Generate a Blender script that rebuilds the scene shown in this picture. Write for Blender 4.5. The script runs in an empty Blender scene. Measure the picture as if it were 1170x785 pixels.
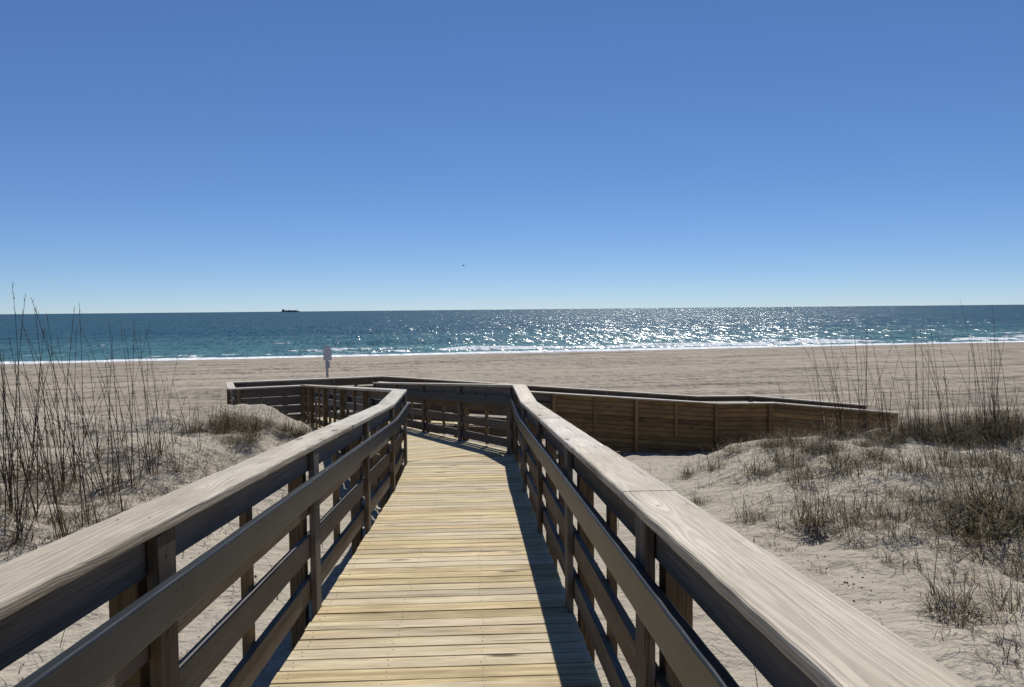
import bpy, math, random
import numpy as np
from mathutils import Vector, Matrix

random.seed(7)
rng = np.random.default_rng(11)
S = bpy.context.scene
COL = S.collection
R = math.radians

# ------------------------------------------------------------------ camera model
FPX, CX, CY = 880.0, 585.0, 392.5
PITCH, ROLL = R(2.54), R(0.54)
_f = Vector((0, math.cos(PITCH), -math.sin(PITCH)))
_r0 = Vector((1, 0, 0))
_u0 = Vector((0, math.sin(PITCH), math.cos(PITCH)))
CR = _r0 * math.cos(ROLL) - _u0 * math.sin(ROLL)
CU = _r0 * math.sin(ROLL) + _u0 * math.cos(ROLL)
SUN_AZ, SUN_EL = R(7.2), R(50.0)
SEA = -5.7

# ------------------------------------------------------------------ numpy noise
def _hash(ix, iy, seed):
    n = (ix.astype(np.int64) * 374761393 + iy.astype(np.int64) * 668265263 + seed * 974634777) & 0xFFFFFFFF
    n = ((n ^ (n >> 13)) * 1274126177) & 0xFFFFFFFF
    n = n ^ (n >> 16)
    return (n & 0xFFFF) / 65535.0
def vnoise(x, y, seed=0):
    ix, iy = np.floor(x), np.floor(y)
    fx, fy = x - ix, y - iy
    fx, fy = fx * fx * fx * (fx * (fx * 6 - 15) + 10), fy * fy * fy * (fy * (fy * 6 - 15) + 10)
    a = _hash(ix, iy, seed); b = _hash(ix + 1, iy, seed)
    c = _hash(ix, iy + 1, seed); d = _hash(ix + 1, iy + 1, seed)
    return (a + (b - a) * fx) * (1 - fy) + (c + (d - c) * fx) * fy - 0.5
def fbm(x, y, oct=4, seed=0, gain=0.5):
    t, amp = 0, 1.0
    for k in range(oct):
        t = t + amp * vnoise(x, y, seed + 17 * k)
        x, y = x * 2.03 + 5.1, y * 2.03 - 3.7
        amp *= gain
    return t
def sstep(x, a, b):
    t = np.clip((x - a) / (b - a), 0, 1)
    return t * t * (3 - 2 * t)

# ------------------------------------------------------------------ terrain
SHN = math.sqrt(1 + 0.22 ** 2)
def shore_q(x, y):            # metres seaward of the mean waterline
    return (y - 0.22 * x - 101.0) / SHN
def ground(x, y):
    x = np.asarray(x, float); y = np.asarray(y, float)
    base = np.interp(y, [-40, -5, 0, 5, 10, 15, 19, 22, 26, 32], [-1.0, -1.6, -1.85, -2.18, -2.72, -3.2, -3.76, -4.16, -4.33, -4.4])
    q = shore_q(x, y)
    far = np.interp(q, [-75, -30, -8, 0, 12, 60, 500], [-4.4, -4.8, -5.35, -5.72, -6.3, -8.0, -14.0])
    wf = sstep(y, 24, 34)
    z = base * (1 - wf) + far * wf
    # right dune
    e1 = fbm(x * 0.5, y * 0.5, 2, 3) * 1.6
    wr = sstep(x, 1.3, 5.2) * (1 - sstep(y + e1 + 0.10 * (6 - x), 12.2, 15.8))
    tr = -2.14 + 0.32 * fbm(x * 0.45, y * 0.45, 3, 21) + 0.25 * np.exp(-((x - 8.5) ** 2 + (y - 12.0) ** 2) / 5.0)
    z = z * (1 - wr) + np.maximum(z, tr) * wr
    # left dune
    wl = sstep(-x, 1.9, 5.6) * (1 - sstep(y + e1, 14.4, 18.2))
    tl = -2.00 + 0.62 * fbm(x * 0.42 + 9, y * 0.42, 3, 31)
    z = z * (1 - wl) + np.maximum(z, tl) * wl
    # mound against the lower landing
    m = np.exp(-(((x + 6.85) / 1.95) ** 2 + ((y - 18.0) / 1.3) ** 2))
    z = np.maximum(z, z + (-2.66 + 0.35 * fbm(x * 1.3, y * 1.3, 3, 77) - z) * np.clip(m * 1.25, 0, 1))
    # small relief
    near = 1 - sstep(y, 18, 30)
    z = z + near * (0.09 * fbm(x * 1.1, y * 1.1, 3, 41) + 0.05 * fbm(x * 3.2, y * 3.2, 3, 51) * (0.4 + sstep(np.abs(x), 1, 3)))
    z = z + (1 - near) * sstep(-q, -1, 6) * (0.10 * fbm(x * 0.35, y * 0.7, 3, 61))
    return z
def ground1(x, y):
    return float(ground(np.array([x]), np.array([y]))[0])
def at(px, py):               # where the sight line through a photo pixel meets the sand
    d = _f + CR * ((px - CX) / FPX) + CU * ((CY - py) / FPX)
    ys = np.linspace(1.2, 40, 1200)
    xs = ys * d.x / d.y; zs = ys * d.z / d.y
    hit = np.nonzero(zs <= ground(xs, ys))[0]
    k = hit[0] if len(hit) else len(ys) - 1
    return Vector((xs[k], ys[k], ground1(xs[k], ys[k])))
def project(p):
    d = p.dot(_f)
    return CX + FPX * p.dot(CR) / d, CY - FPX * p.dot(CU) / d

# ------------------------------------------------------------------ materials
class NT:
    def __init__(s, name):
        s.m = bpy.data.materials.new(name); s.m.use_nodes = True
        s.t = s.m.node_tree; s.t.nodes.clear()
        s.out = s.n('ShaderNodeOutputMaterial'); s.b = s.n('ShaderNodeBsdfPrincipled')
        s.l(s.b.outputs[0], s.out.inputs[0])
    def n(s, t, **k):
        nd = s.t.nodes.new(t)
        for a, v in k.items(): setattr(nd, a, v)
        return nd
    def l(s, a, b): s.t.links.new(a, b)
    def put(s, sock, v):
        if isinstance(v, (int, float)): sock.default_value = v
        elif isinstance(v, (tuple, list)):
            sock.default_value = v if len(v) == len(sock.default_value) else tuple(v) + (1,)
        else: s.l(v, sock)
    def math(s, op, a, b=0.0, c=0.0, clamp=False):
        nd = s.n('ShaderNodeMath', operation=op, use_clamp=clamp)
        s.put(nd.inputs[0], a); s.put(nd.inputs[1], b); s.put(nd.inputs[2], c)
        return nd.outputs[0]
    def vmath(s, op, a, b=(0, 0, 0)):
        nd = s.n('ShaderNodeVectorMath', operation=op)
        s.put(nd.inputs[0], a); s.put(nd.inputs[1], b)
        return nd.outputs['Value'] if op in ('LENGTH', 'DOT_PRODUCT') else nd.outputs[0]
    def mix(s, f, a, b, mode='MIX'):
        nd = s.n('ShaderNodeMix', data_type='RGBA', blend_type=mode)
        s.put(nd.inputs[0], f); s.put(nd.inputs[6], a); s.put(nd.inputs[7], b)
        return nd.outputs[2]
    def noise(s, vec, scale=1.0, detail=3, rough=0.5, dist=0.0, dim='3D'):
        nd = s.n('ShaderNodeTexNoise', noise_dimensions=dim)
        s.put(nd.inputs['Vector'], vec); nd.inputs['Scale'].default_value = scale
        nd.inputs['Detail'].default_value = detail; nd.inputs['Roughness'].default_value = rough
        nd.inputs['Distortion'].default_value = dist
        return nd.outputs[0]
    def ramp(s, f, a, b, lo=0.0, hi=1.0, smooth=True):
        nd = s.n('ShaderNodeMapRange', interpolation_type='SMOOTHSTEP' if smooth else 'LINEAR')
        s.put(nd.inputs[0], f); nd.inputs[1].default_value = a; nd.inputs[2].default_value = b
        nd.inputs[3].default_value = lo; nd.inputs[4].default_value = hi
        return nd.outputs[0]
    def bump(s, h, strength=0.5, dist=0.01, normal=None):
        nd = s.n('ShaderNodeBump'); s.put(nd.inputs['Height'], h)
        nd.inputs['Strength'].default_value = strength; nd.inputs['Distance'].default_value = dist
        if normal is not None: s.l(normal, nd.inputs['Normal'])
        return nd.outputs[0]
    def pos(s): return s.n('ShaderNodeNewGeometry').outputs['Position']
    def set(s, base=None, rough=None, normal=None, spec=None):
        if base is not None: s.put(s.b.inputs['Base Color'], base)
        if rough is not None: s.put(s.b.inputs['Roughness'], rough)
        if normal is not None: s.l(normal, s.b.inputs['Normal'])
        if spec is not None: s.b.inputs['Specular IOR Level'].default_value = spec
        return s.m

def wood(name, light, dark, grey, grey_amt=0.5, ring=0.0065, contrast=0.5, knots=0.6, warm=None, rough=0.8, bump=0.5, spec=0.25):
    w = NT(name)
    a = w.n('ShaderNodeAttribute', attribute_name='gco')
    t = w.n('ShaderNodeAttribute', attribute_name='tint')
    g = a.outputs['Vector']
    ts = w.n('ShaderNodeSeparateXYZ'); w.l(t.outputs['Vector'], ts.inputs[0])
    # knots
    kv = w.vmath('MULTIPLY', g, (1.1, 5.0, 5.0))
    vo = w.n('ShaderNodeTexVoronoi'); w.l(kv, vo.inputs['Vector']); vo.inputs['Scale'].default_value = 1.0
    vo.inputs['Randomness'].default_value = 1.0
    kd = vo.outputs['Distance']
    knot_soft = w.ramp(kd, 0.05, 0.45, 1.0, 0.0)
    knot_hard = w.ramp(kd, 0.05, 0.13, 1.0, 0.0)
    # growth rings
    lf = w.n('ShaderNodeTexNoise'); w.l(w.vmath('MULTIPLY', g, (0.55, 2.2, 2.2)), lf.inputs['Vector'])
    lf.inputs['Scale'].default_value = 1.0; lf.inputs['Detail'].default_value = 2
    d = w.vmath('MULTIPLY', w.vmath('SUBTRACT', lf.outputs['Color'], (0.5, 0.5, 0.5)), (0, 0.085, 0.085))
    p = w.vmath('ADD', w.vmath('MULTIPLY', g, (0, 1, 1)), d)
    r = w.vmath('LENGTH', p)
    r = w.math('ADD', r, w.math('MULTIPLY', knot_soft, 0.016 * knots))
    rn = w.n('ShaderNodeTexNoise', noise_dimensions='1D'); w.l(w.math('MULTIPLY', r, 55.0), rn.inputs['W']); rn.inputs['Scale'].default_value = 1; rn.inputs['Detail'].default_value = 3
    r = w.math('ADD', r, w.math('MULTIPLY', w.math('SUBTRACT', rn.outputs[0], 0.5), 0.020))
    s = w.math('SINE', w.math('MULTIPLY', r, 2 * math.pi / ring))
    rg = w.ramp(s, -0.3, 1.0)
    fib = w.noise(w.vmath('MULTIPLY', g, (5, 190, 190)), 1.0, 3, 0.6)
    streak = w.noise(w.vmath('MULTIPLY', g, (1.1, 22, 22)), 1.0, 3, 0.6)
    blotch = w.noise(w.vmath('MULTIPLY', g, (1.3, 3, 3)), 1.0, 3, 0.6)
    c = w.mix(w.math('MULTIPLY', rg, contrast), light, dark)
    if warm is not None:
        c = w.mix(w.math('MULTIPLY', ts.outputs[1], w.ramp(blotch, 0.35, 0.7)), c, warm)
    ga = w.math('MULTIPLY', w.ramp(w.math('ADD', streak, w.math('MULTIPLY', w.math('SUBTRACT', ts.outputs[2], 0.5), 0.5)), 0.38, 0.66), grey_amt)
    c = w.mix(ga, c, grey)
    c = w.mix(w.math('MULTIPLY', w.ramp(fib, 0.48, 0.75), 0.65), c, w.mix(0.6, c, (0.02, 0.018, 0.015), 'MIX'))
    chk = w.noise(w.vmath('MULTIPLY', g, (0.9, 75, 75)), 1.0, 2, 0.5)
    c = w.mix(w.math('MULTIPLY', w.ramp(chk, 0.64, 0.71), 0.8), c, (0.045, 0.036, 0.028))
    c = w.mix(w.math('MULTIPLY', knot_hard, knots), c, (0.07, 0.045, 0.028))
    drift = w.noise(w.vmath('MULTIPLY', g, (2.2, 9, 9)), 1.0, 4, 0.65)
    c = w.mix(w.ramp(drift, 0.30, 0.72), w.mix(1.0, c, (0.74, 0.73, 0.71), 'MULTIPLY'), c)
    v = w.n('ShaderNodeHueSaturation'); w.l(c, v.inputs['Color']); w.l(ts.outputs[0], v.inputs['Value'])
    h = w.math('ADD', w.math('MULTIPLY', rg, -0.5), w.math('MULTIPLY', fib, 0.8))
    return w.set(v.outputs[0], rough, w.bump(h, bump, 0.0015), spec)

M = {}
M['deck'] = wood('deck_pine', (0.74, 0.61, 0.345), (0.40, 0.285, 0.14), (0.57, 0.495, 0.365), 0.75, 0.014, 0.66, 0.9, (0.36, 0.26, 0.14))
M['cap'] = wood('weathered_cap', (0.60, 0.53, 0.41), (0.27, 0.215, 0.15), (0.55, 0.515, 0.445), 0.65, 0.0068, 0.42, 1.0, (0.42, 0.34, 0.23), bump=0.9, rough=0.62, spec=0.4)
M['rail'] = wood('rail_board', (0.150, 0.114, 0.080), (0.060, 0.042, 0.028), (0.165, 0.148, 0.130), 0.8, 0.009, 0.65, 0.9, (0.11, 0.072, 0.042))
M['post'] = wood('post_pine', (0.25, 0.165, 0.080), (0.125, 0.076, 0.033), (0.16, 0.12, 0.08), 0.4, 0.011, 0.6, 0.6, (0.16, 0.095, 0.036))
M['wall'] = wood('wall_board', (0.34, 0.21, 0.09), (0.16, 0.092, 0.036), (0.19, 0.135, 0.08), 0.35, 0.012, 0.6, 0.8, (0.115, 0.068, 0.030))
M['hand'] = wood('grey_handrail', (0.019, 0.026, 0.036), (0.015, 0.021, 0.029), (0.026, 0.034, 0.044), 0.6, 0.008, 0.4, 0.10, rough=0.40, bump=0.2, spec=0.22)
n = NT('nail_head'); n.set((0.05, 0.045, 0.04), 0.6); M['nail'] = n.m

def sand_material():
    w = NT('sand')
    P = w.pos()
    sp = w.n('ShaderNodeSeparateXYZ'); w.l(P, sp.inputs[0])
    q = w.math('DIVIDE', w.math('SUBTRACT', w.math('SUBTRACT', sp.outputs[1], w.math('MULTIPLY', sp.outputs[0], 0.22)), 101.0), SHN)
    rot = w.n('ShaderNodeMapping'); w.l(P, rot.inputs[0]); rot.inputs['Rotation'].default_value = (0, 0, -math.atan(0.22))
    V = rot.outputs[0]
    grain = w.noise(P, 160, 3, 0.7)
    spk = w.noise(P, 45, 2, 0.6)
    big = w.noise(P, 0.55, 4, 0.55)
    mid = w.noise(P, 3.2, 4, 0.6)
    beach = w.ramp(sp.outputs[1], 17, 26)
    dune = w.mix(big, (0.330, 0.290, 0.226), (0.410, 0.370, 0.297))
    bch = w.mix(w.ramp(w.noise(w.vmath('MULTIPLY', V, (0.05, 0.5, 1)), 1, 4, 0.6), 0.3, 0.7), (0.30, 0.256, 0.198), (0.25, 0.212, 0.163))
    c = w.mix(beach, dune, bch)
    c = w.mix(w.math('MULTIPLY', w.ramp(grain, 0.5, 0.75), 0.35), c, (0.16, 0.125, 0.10))
    c = w.mix(w.math('MULTIPLY', w.ramp(spk, 0.62, 0.74), 0.30), c, (0.15, 0.12, 0.095))
    wet = w.ramp(w.math('ADD', q, w.math('MULTIPLY', w.noise(w.vmath('MULTIPLY', V, (0.06, 0.2, 1)), 1, 3), 7.0)), -4.5, 0.5)
    c = w.mix(w.math('MULTIPLY', wet, 0.8), c, (0.15, 0.12, 0.095))
    # relief: footprints and lumps, wheel ruts along the shore, ripples on the dunes
    slope = None
    for (fu, fq, amp, det) in ((2.2, 0.9, 1.5, 3), (0.55, 0.25, 0.8, 2), (0.035, 0.8, 2.1, 3), (5.0, 3.0, 1.5, 2)):
        nz = w.n('ShaderNodeTexNoise'); w.l(w.vmath('MULTIPLY', V, (fu, fq, 1)), nz.inputs['Vector'])
        nz.inputs['Scale'].default_value = 1; nz.inputs['Detail'].default_value = det
        v = w.vmath('MULTIPLY', w.vmath('SUBTRACT', nz.outputs['Color'], (0.5, 0.5, 0.5)), (amp * min(1, fu), amp, 0))
        slope = v if slope is None else w.vmath('ADD', slope, v)
    k = w.math('MULTIPLY', beach, w.math('SUBTRACT', 1.0, w.math('MULTIPLY', wet, 0.9)))
    sc_ = w.n('ShaderNodeVectorMath', operation='SCALE'); w.l(slope, sc_.inputs[0]); w.l(k, sc_.inputs['Scale'])
    n1 = w.vmath('NORMALIZE', w.vmath('ADD', w.n('ShaderNodeNewGeometry').outputs['Normal'], sc_.outputs[0]))
    rip = w.n('ShaderNodeTexWave', wave_type='BANDS', bands_direction='Y'); w.l(P, rip.inputs['Vector'])
    rip.inputs['Scale'].default_value = 2.6; rip.inputs['Distortion'].default_value = 7; rip.inputs['Detail'].default_value = 2; rip.inputs['Detail Scale'].default_value = 1.2
    ripm = w.math('MULTIPLY', rip.outputs['Fac'], w.ramp(big, 0.45, 0.65))
    hd = w.math('ADD', w.math('MULTIPLY', mid, 1.0), w.math('MULTIPLY', ripm, 0.07))
    hd = w.math('ADD', hd, w.math('MULTIPLY', w.noise(P, 13, 4, 0.65), 0.20))
    hd = w.math('MULTIPLY', hd, w.math('SUBTRACT', 1.0, beach))
    n2 = w.bump(hd, 1.0, 0.13, n1)
    n3 = w.bump(grain, 0.5, 0.004, n2)
    return w.set(c, w.mix(wet, (0.95,) * 3, (0.35,) * 3), n3, 0.2)
M['sand'] = sand_material()

def sea_material():
    w = NT('sea_water')
    P = w.pos()
    sp = w.n('ShaderNodeSeparateXYZ'); w.l(P, sp.inputs[0])
    q = w.math('DIVIDE', w.math('SUBTRACT', w.math('SUBTRACT', sp.outputs[1], w.math('MULTIPLY', sp.outputs[0], 0.22)), 101.0), SHN)
    rot = w.n('ShaderNodeMapping'); w.l(P, rot.inputs[0]); rot.inputs['Rotation'].default_value = (0, 0, -math.atan(0.22))
    V = rot.outputs[0]
    bands = w.noise(w.vmath('MULTIPLY', V, (0.006, 0.05, 1)), 1, 3, 0.6)
    deepf = w.ramp(w.math('ADD', q, w.math('MULTIPLY', w.math('SUBTRACT', bands, 0.5), 60)), 5, 130)
    c = w.mix(deepf, (0.068, 0.162, 0.165), (0.026, 0.074, 0.100))
    c = w.mix(w.math('MULTIPLY', w.ramp(bands, 0.35, 0.7), 0.5), c, (0.018, 0.060, 0.086))
    # foam along the swash edge and on the breakers
    att = w.n('ShaderNodeAttribute', attribute_name='foam')
    fn = w.noise(w.vmath('MULTIPLY', V, (0.55, 1.3, 1)), 1, 5, 0.7)
    fm = w.ramp(w.math('ADD', att.outputs['Fac'], w.math('MULTIPLY', w.math('SUBTRACT', fn, 0.5), 1.9)), 0.42, 0.60)
    c = w.mix(fm, c, (0.78, 0.80, 0.80))
    slope = None
    for (fu, fq, amp, det) in ((0.03, 0.10, 0.16, 2), (0.5, 0.45, 0.30, 2), (7.0, 1.6, 0.60, 2), (4.6, 0.45, 0.80, 1), (2.4, 0.14, 0.74, 1), (1.0, 0.04, 0.52, 1)):
        nz = w.n('ShaderNodeTexNoise'); w.l(w.vmath('MULTIPLY', V, (fu, fq, 1)), nz.inputs['Vector'])
        nz.inputs['Scale'].default_value = 1; nz.inputs['Detail'].default_value = det
        v = w.vmath('MULTIPLY', w.vmath('SUBTRACT', nz.outputs['Color'], (0.5, 0.5, 0.5)), (amp, amp, 0))
        slope = v if slope is None else w.vmath('ADD', slope, v)
    geo = w.n('ShaderNodeNewGeometry')
    nb = w.vmath('NORMALIZE', w.vmath('ADD', geo.outputs['Normal'], w.vmath('ADD', slope, (-0.09, -0.11, 0.0))))
    # water body plus a rough-sea reflection (wave faces hide one another, so it never reaches full mirror strength)
    w.set(c, 0.9, nb, 0.0)
    gl = w.n('ShaderNodeBsdfGlossy'); gl.inputs['Roughness'].default_value = 0.19; w.l(nb, gl.inputs['Normal']); gl.inputs['Color'].default_value = (0.95, 1.0, 1.0, 1)
    fr = w.n('ShaderNodeFresnel'); fr.inputs['IOR'].default_value = 1.33; w.l(nb, fr.inputs['Normal'])
    fac = w.math('MULTIPLY', w.math('MINIMUM', fr.outputs[0], 0.15), w.math('SUBTRACT', 1.0, fm))
    mx = w.n('ShaderNodeMixShader'); w.l(fac, mx.inputs[0]); w.l(w.b.outputs[0], mx.inputs[1]); w.l(gl.outputs[0], mx.inputs[2]); w.l(mx.outputs[0], w.out.inputs[0])
    return w.m
M['sea'] = sea_material()

def plain(name, col, rough=0.7, var=0.25, scale=6.0):
    w = NT(name)
    tc = w.n('ShaderNodeTexCoord').outputs['Object']
    f = w.noise(tc, scale, 3, 0.6)
    a = tuple(x * (1 - var) for x in col); b = tuple(min(1, x * (1 + var)) for x in col)
    return w.set(w.mix(f, a, b), rough)
def leafmat(name, cols, rough=0.65):
    w = NT(name)
    t = w.n('ShaderNodeAttribute', attribute_name='tint')
    ts = w.n('ShaderNodeSeparateXYZ'); w.l(t.outputs['Vector'], ts.inputs[0])
    c = w.mix(ts.outputs[0], cols[0], cols[1])
    c = w.mix(w.ramp(ts.outputs[1], 0.45, 0.92), c, cols[2])
    w.set(c, rough, None, 0.3)
    tr = w.n('ShaderNodeBsdfTranslucent'); w.l(c, tr.inputs[0])
    mx = w.n('ShaderNodeMixShader'); mx.inputs[0].default_value = 0.22
    w.l(w.b.outputs[0], mx.inputs[1]); w.l(tr.outputs[0], mx.inputs[2]); w.l(mx.outputs[0], w.out.inputs[0])
    return w.m
M['green'] = leafmat('dune_grass_blades', ((0.030, 0.029, 0.014), (0.070, 0.062, 0.032), (0.27, 0.20, 0.10)))
M['dry'] = leafmat('dry_grass_blades', ((0.034, 0.025, 0.017), (0.070, 0.052, 0.034), (0.22, 0.16, 0.09)))
M['oat'] = leafmat('sea_oat_stalks', ((0.060, 0.040, 0.024), (0.125, 0.088, 0.050), (0.22, 0.16, 0.09)))
M['debris'] = plain('plant_debris', (0.05, 0.038, 0.03), 0.9)
M['sign'] = plain('sign_back_metal', (0.60, 0.57, 0.56), 0.6, 0.08)
M['pole'] = plain('sign_pole', (0.42, 0.42, 0.43), 0.6, 0.1)
M['plate'] = plain('sign_plate', (0.42, 0.40, 0.41), 0.6, 0.08)
M['hull'] = plain('ship_hull', (0.075, 0.09, 0.13), 0.6, 0.1, 0.05)
M['cargo'] = plain('ship_cargo', (0.09, 0.075, 0.08), 0.7, 0.5, 0.05)
M['bridge'] = plain('ship_bridge', (0.10, 0.11, 0.14), 0.6, 0.1, 0.05)
M['bird'] = plain('bird_feathers', (0.05, 0.05, 0.055), 0.8, 0.2)

# ------------------------------------------------------------------ mesh builder
class MB:
    def __init__(s): s.v = []; s.f = []; s.g = []; s.t = []; s.mi = []
    def board(s, o0, l0, o1, l1, a0, a1, b0, b1, r=0.004, n=1, jit=0.0, tint=None, b_end=None, seg=2):
        """rounded board from station o0 to o1; l0/l1 are (mitred) lateral vectors, a = lateral range, b = height range"""
        if tint is None: tint = (random.uniform(0.86, 1.12), random.random(), random.random())
        o0, l0, o1, l1 = Vector(o0), Vector(l0), Vector(o1), Vector(l1)
        L = (o1 - o0).length
        flat_ = (a1 - a0) > (b1 - b0)
        o1_, o2_ = random.uniform(-0.05, 0.05), random.choice((-1, 1)) * random.uniform(0.022, 0.075)
        off = (random.uniform(0, 90), o1_ if flat_ else o2_, o2_ if flat_ else o1_)
        prof = []
        for (ca, cb, s0) in ((a1 - r, b1 - r, 0), (a0 + r, b1 - r, 90), (a0 + r, b0 + r, 180), (a1 - r, b0 + r, 270)):
            for k in range(seg + 1):
                an = R(s0 + 90 * k / seg)
                prof.append((ca + r * math.cos(an), cb + r * math.sin(an)))
        am, bm = (a0 + a1) / 2, (b0 + b1) / 2
        m = len(prof); base = len(s.v)
        Z = Vector((0, 0, 1))
        for i in range(n + 1):
            t = i / n
            o = o0.lerp(o1, t); l = l0.lerp(l1, t)
            ja, jb = (random.gauss(0, jit), random.gauss(0, jit)) if jit else (0, 0)
            for (a, b) in prof:
                e = random.gauss(0, jit * 0.35) if jit else 0
                s.v.append(o + l * (a + ja + e) + Z * (b + jb + e))
                s.g.append((off[0] + t * L, a - am + off[1], b - bm + off[2])); s.t.append(tint)
        for i in range(n):
            for k in range(m):
                k2 = (k + 1) % m
                s.f.append((base + i * m + k, base + i * m + k2, base + (i + 1) * m + k2, base + (i + 1) * m + k)); s.mi.append(0)
        s.f.append(tuple(base + k for k in range(m))[::-1]); s.mi.append(0)
        s.f.append(tuple(base + n * m + k for k in range(m))); s.mi.append(0)
    def box(s, c, ax, ay, hz0, hz1, tint=None, gx=0, r=0.004):
        """upright box: centre c, half vectors ax, ay, height range"""
        if tint is None: tint = (random.uniform(0.85, 1.15), random.random(), random.random())
        c, ax, ay = Vector(c), Vector(ax), Vector(ay)
        Lx, Ly = ax.length, ay.length
        ux, uy = ax / Lx, ay / Ly
        off = (random.uniform(0, 90), random.choice((-1, 1)) * random.uniform(0.02, 0.1), random.choice((-1, 1)) * random.uniform(0.02, 0.1))
        base = len(s.v)
        prof = [(Lx, Ly - r), (Lx - r, Ly), (-Lx + r, Ly), (-Lx, Ly - r), (-Lx, -Ly + r), (-Lx + r, -Ly), (Lx - r, -Ly), (Lx, -Ly + r)]
        for z in (hz0, hz1):
            for (a, b) in prof:
                s.v.append(c + ux * a + uy * b + Vector((0, 0, z)))
                s.g.append((off[0] + z, a + off[1], b + off[2])); s.t.append(tint)
        m = 8
        for k in range(m):
            k2 = (k + 1) % m
            s.f.append((base + k, base + k2, base + m + k2, base + m + k)); s.mi.append(0)
        s.f.append(tuple(base + k for k in range(m))[::-1]); s.mi.append(0)
        s.f.append(tuple(base + m + k for k in range(m))); s.mi.append(0)
    def disc(s, c, u, v, r, k=6, mi=1):
        base = len(s.v); c = Vector(c)
        for i in range(k):
            an = 2 * math.pi * i / k
            s.v.append(c + Vector(u) * (r * math.cos(an)) + Vector(v) * (r * math.sin(an))); s.g.append((0, 0, 0)); s.t.append((1, 0, 0))
        s.f.append(tuple(range(base, base + k))); s.mi.append(mi)
    def poly(s, verts, faces, tint=(1, 0, 0)):
        base = len(s.v)
        for p in verts: s.v.append(Vector(p)); s.g.append(tuple(p)); s.t.append(tint)
        for f in faces: s.f.append(tuple(base + k for k in f)); s.mi.append(0)
    def mesh(s, name, mats, smooth=False, angle=36):
        me = bpy.data.meshes.new(name)
        me.from_pydata([tuple(v) for v in s.v], [], s.f)
        for mt in (mats if isinstance(mats, (list, tuple)) else [mats]): me.materials.append(mt)
        me.polygons.foreach_set('material_index', s.mi)
        for nm, d in (('gco', s.g), ('tint', s.t)):
            a = me.attributes.new(nm, 'FLOAT_VECTOR', 'POINT')
            a.data.foreach_set('vector', np.array(d, np.float32).ravel())
        if smooth:
            me.polygons.foreach_set('use_smooth', [True] * len(me.polygons))
            me.set_sharp_from_angle(angle=R(angle))
        me.update()
        return me
    def obj(s, name, mats, parent=None, **k):
        return link(name, s.mesh(name, mats, **k), parent)

def link(name, data, parent=None):
    o = bpy.data.objects.new(name, data); COL.objects.link(o)
    if parent is not None: o.parent = parent
    return o
def tag(o, label=None, cat=None, group=None, kind=None):
    for k, v in (('label', label), ('category', cat), ('group', group), ('kind', kind)):
        if v: o[k] = v
    return o

# ------------------------------------------------------------------ ground sheet
def axis(lo, hi, step, out_lo, out_hi, grow=1.16):
    a = list(np.arange(lo, hi + 1e-6, step)); s = step; x = a[-1]
    while x < out_hi: s *= grow; x += s; a.append(x)
    s = step; x = lo; pre = []
    while x > out_lo: s *= grow; x -= s; pre.append(x)
    return np.array(pre[::-1] + a)
def grid_mesh(name, X, Y, Z, mat, attr=None):
    ny, nx = X.shape
    V = np.stack([X, Y, Z], -1).reshape(-1, 3)
    idx = np.arange(nx * ny).reshape(ny, nx)
    F = np.stack([idx[:-1, :-1], idx[:-1, 1:], idx[1:, 1:], idx[1:, :-1]], -1).reshape(-1, 4)
    me = bpy.data.meshes.new(name)
    me.vertices.add(len(V)); me.vertices.foreach_set('co', V.astype(np.float32).ravel())
    me.loops.add(F.size); me.loops.foreach_set('vertex_index', F.astype(np.int32).ravel())
    me.polygons.add(len(F)); me.polygons.foreach_set('loop_start', np.arange(0, F.size, 4, dtype=np.int32))
    me.update(calc_edges=True); me.validate()
    me.polygons.foreach_set('use_smooth', [True] * len(me.polygons))
    if attr is not None:
        a = me.attributes.new('foam', 'FLOAT', 'POINT'); a.data.foreach_set('value', attr.astype(np.float32).ravel())
    me.materials.append(mat)
    return link(name, me)
gx = axis(-10, 10, 0.075, -900, 900, 1.09); gy = axis(1.5, 22, 0.075, -120, 900, 1.05)
GX, GY = np.meshgrid(gx, gy)
tag(grid_mesh('sand_beach', GX, GY, ground(GX, GY), M['sand']), 'pale sand of the dunes and the open beach', kind='structure')

# ------------------------------------------------------------------ sea
su = axis(-170, 190, 1.0, -45000, 45000, 1.18); sq = axis(-9, 70, 0.33, -10, 45000, 1.045)
SU, SQ = np.meshgrid(su, sq)
ca, sa = 1 / SHN, 0.22 / SHN
WX = SU * ca - SQ * sa; WY = 101.0 + SU * sa + SQ * ca
WX = SU * ca - SQ * sa
fade = 1 - sstep(np.abs(SU), 250, 500)
H = 0.0 * SU
lev = sstep(SQ, -4, 3)
meander = 3.2 * fbm(SU / 26.0, 0 * SU, 3, 71) + 1.6 * fbm(SU / 7.0, 0 * SU + 3, 2, 72)
foam = np.zeros_like(SU)
for (q0, hgt, wid, sd, fo) in ((1.2, 0.16, 1.0, 81, 0.95), (8.5, 0.40, 2.2, 82, 0.76), (17, 0.34, 2.4, 83, 0.58), (28, 0.30, 3.0, 84, 0.46), (44, 0.25, 4.0, 85, 0.34)):
    cq = q0 + 2.4 * (q0 / 9 + 0.6) * fbm(SU / 34.0, 0 * SU + sd, 3, sd)
    amp = np.clip(0.5 + 1.5 * fbm(SU / 17.0, 0 * SU + sd * 1.3, 3, sd + 40), 0, 1.2)
    d = (SQ - cq) / wid
    H += hgt * amp * np.where(d < 0, np.exp(-(d * 2.2) ** 2), np.exp(-(d * 0.8) ** 2))
    foam = np.maximum(foam, fo * np.clip(amp * 1.1, 0, 1) * np.exp(-((d + 0.25) * 1.25) ** 2))
edge = SQ - meander
foam = np.maximum(foam, 0.98 * np.exp(-((edge - 0.8) / 3.6) ** 2))
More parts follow.
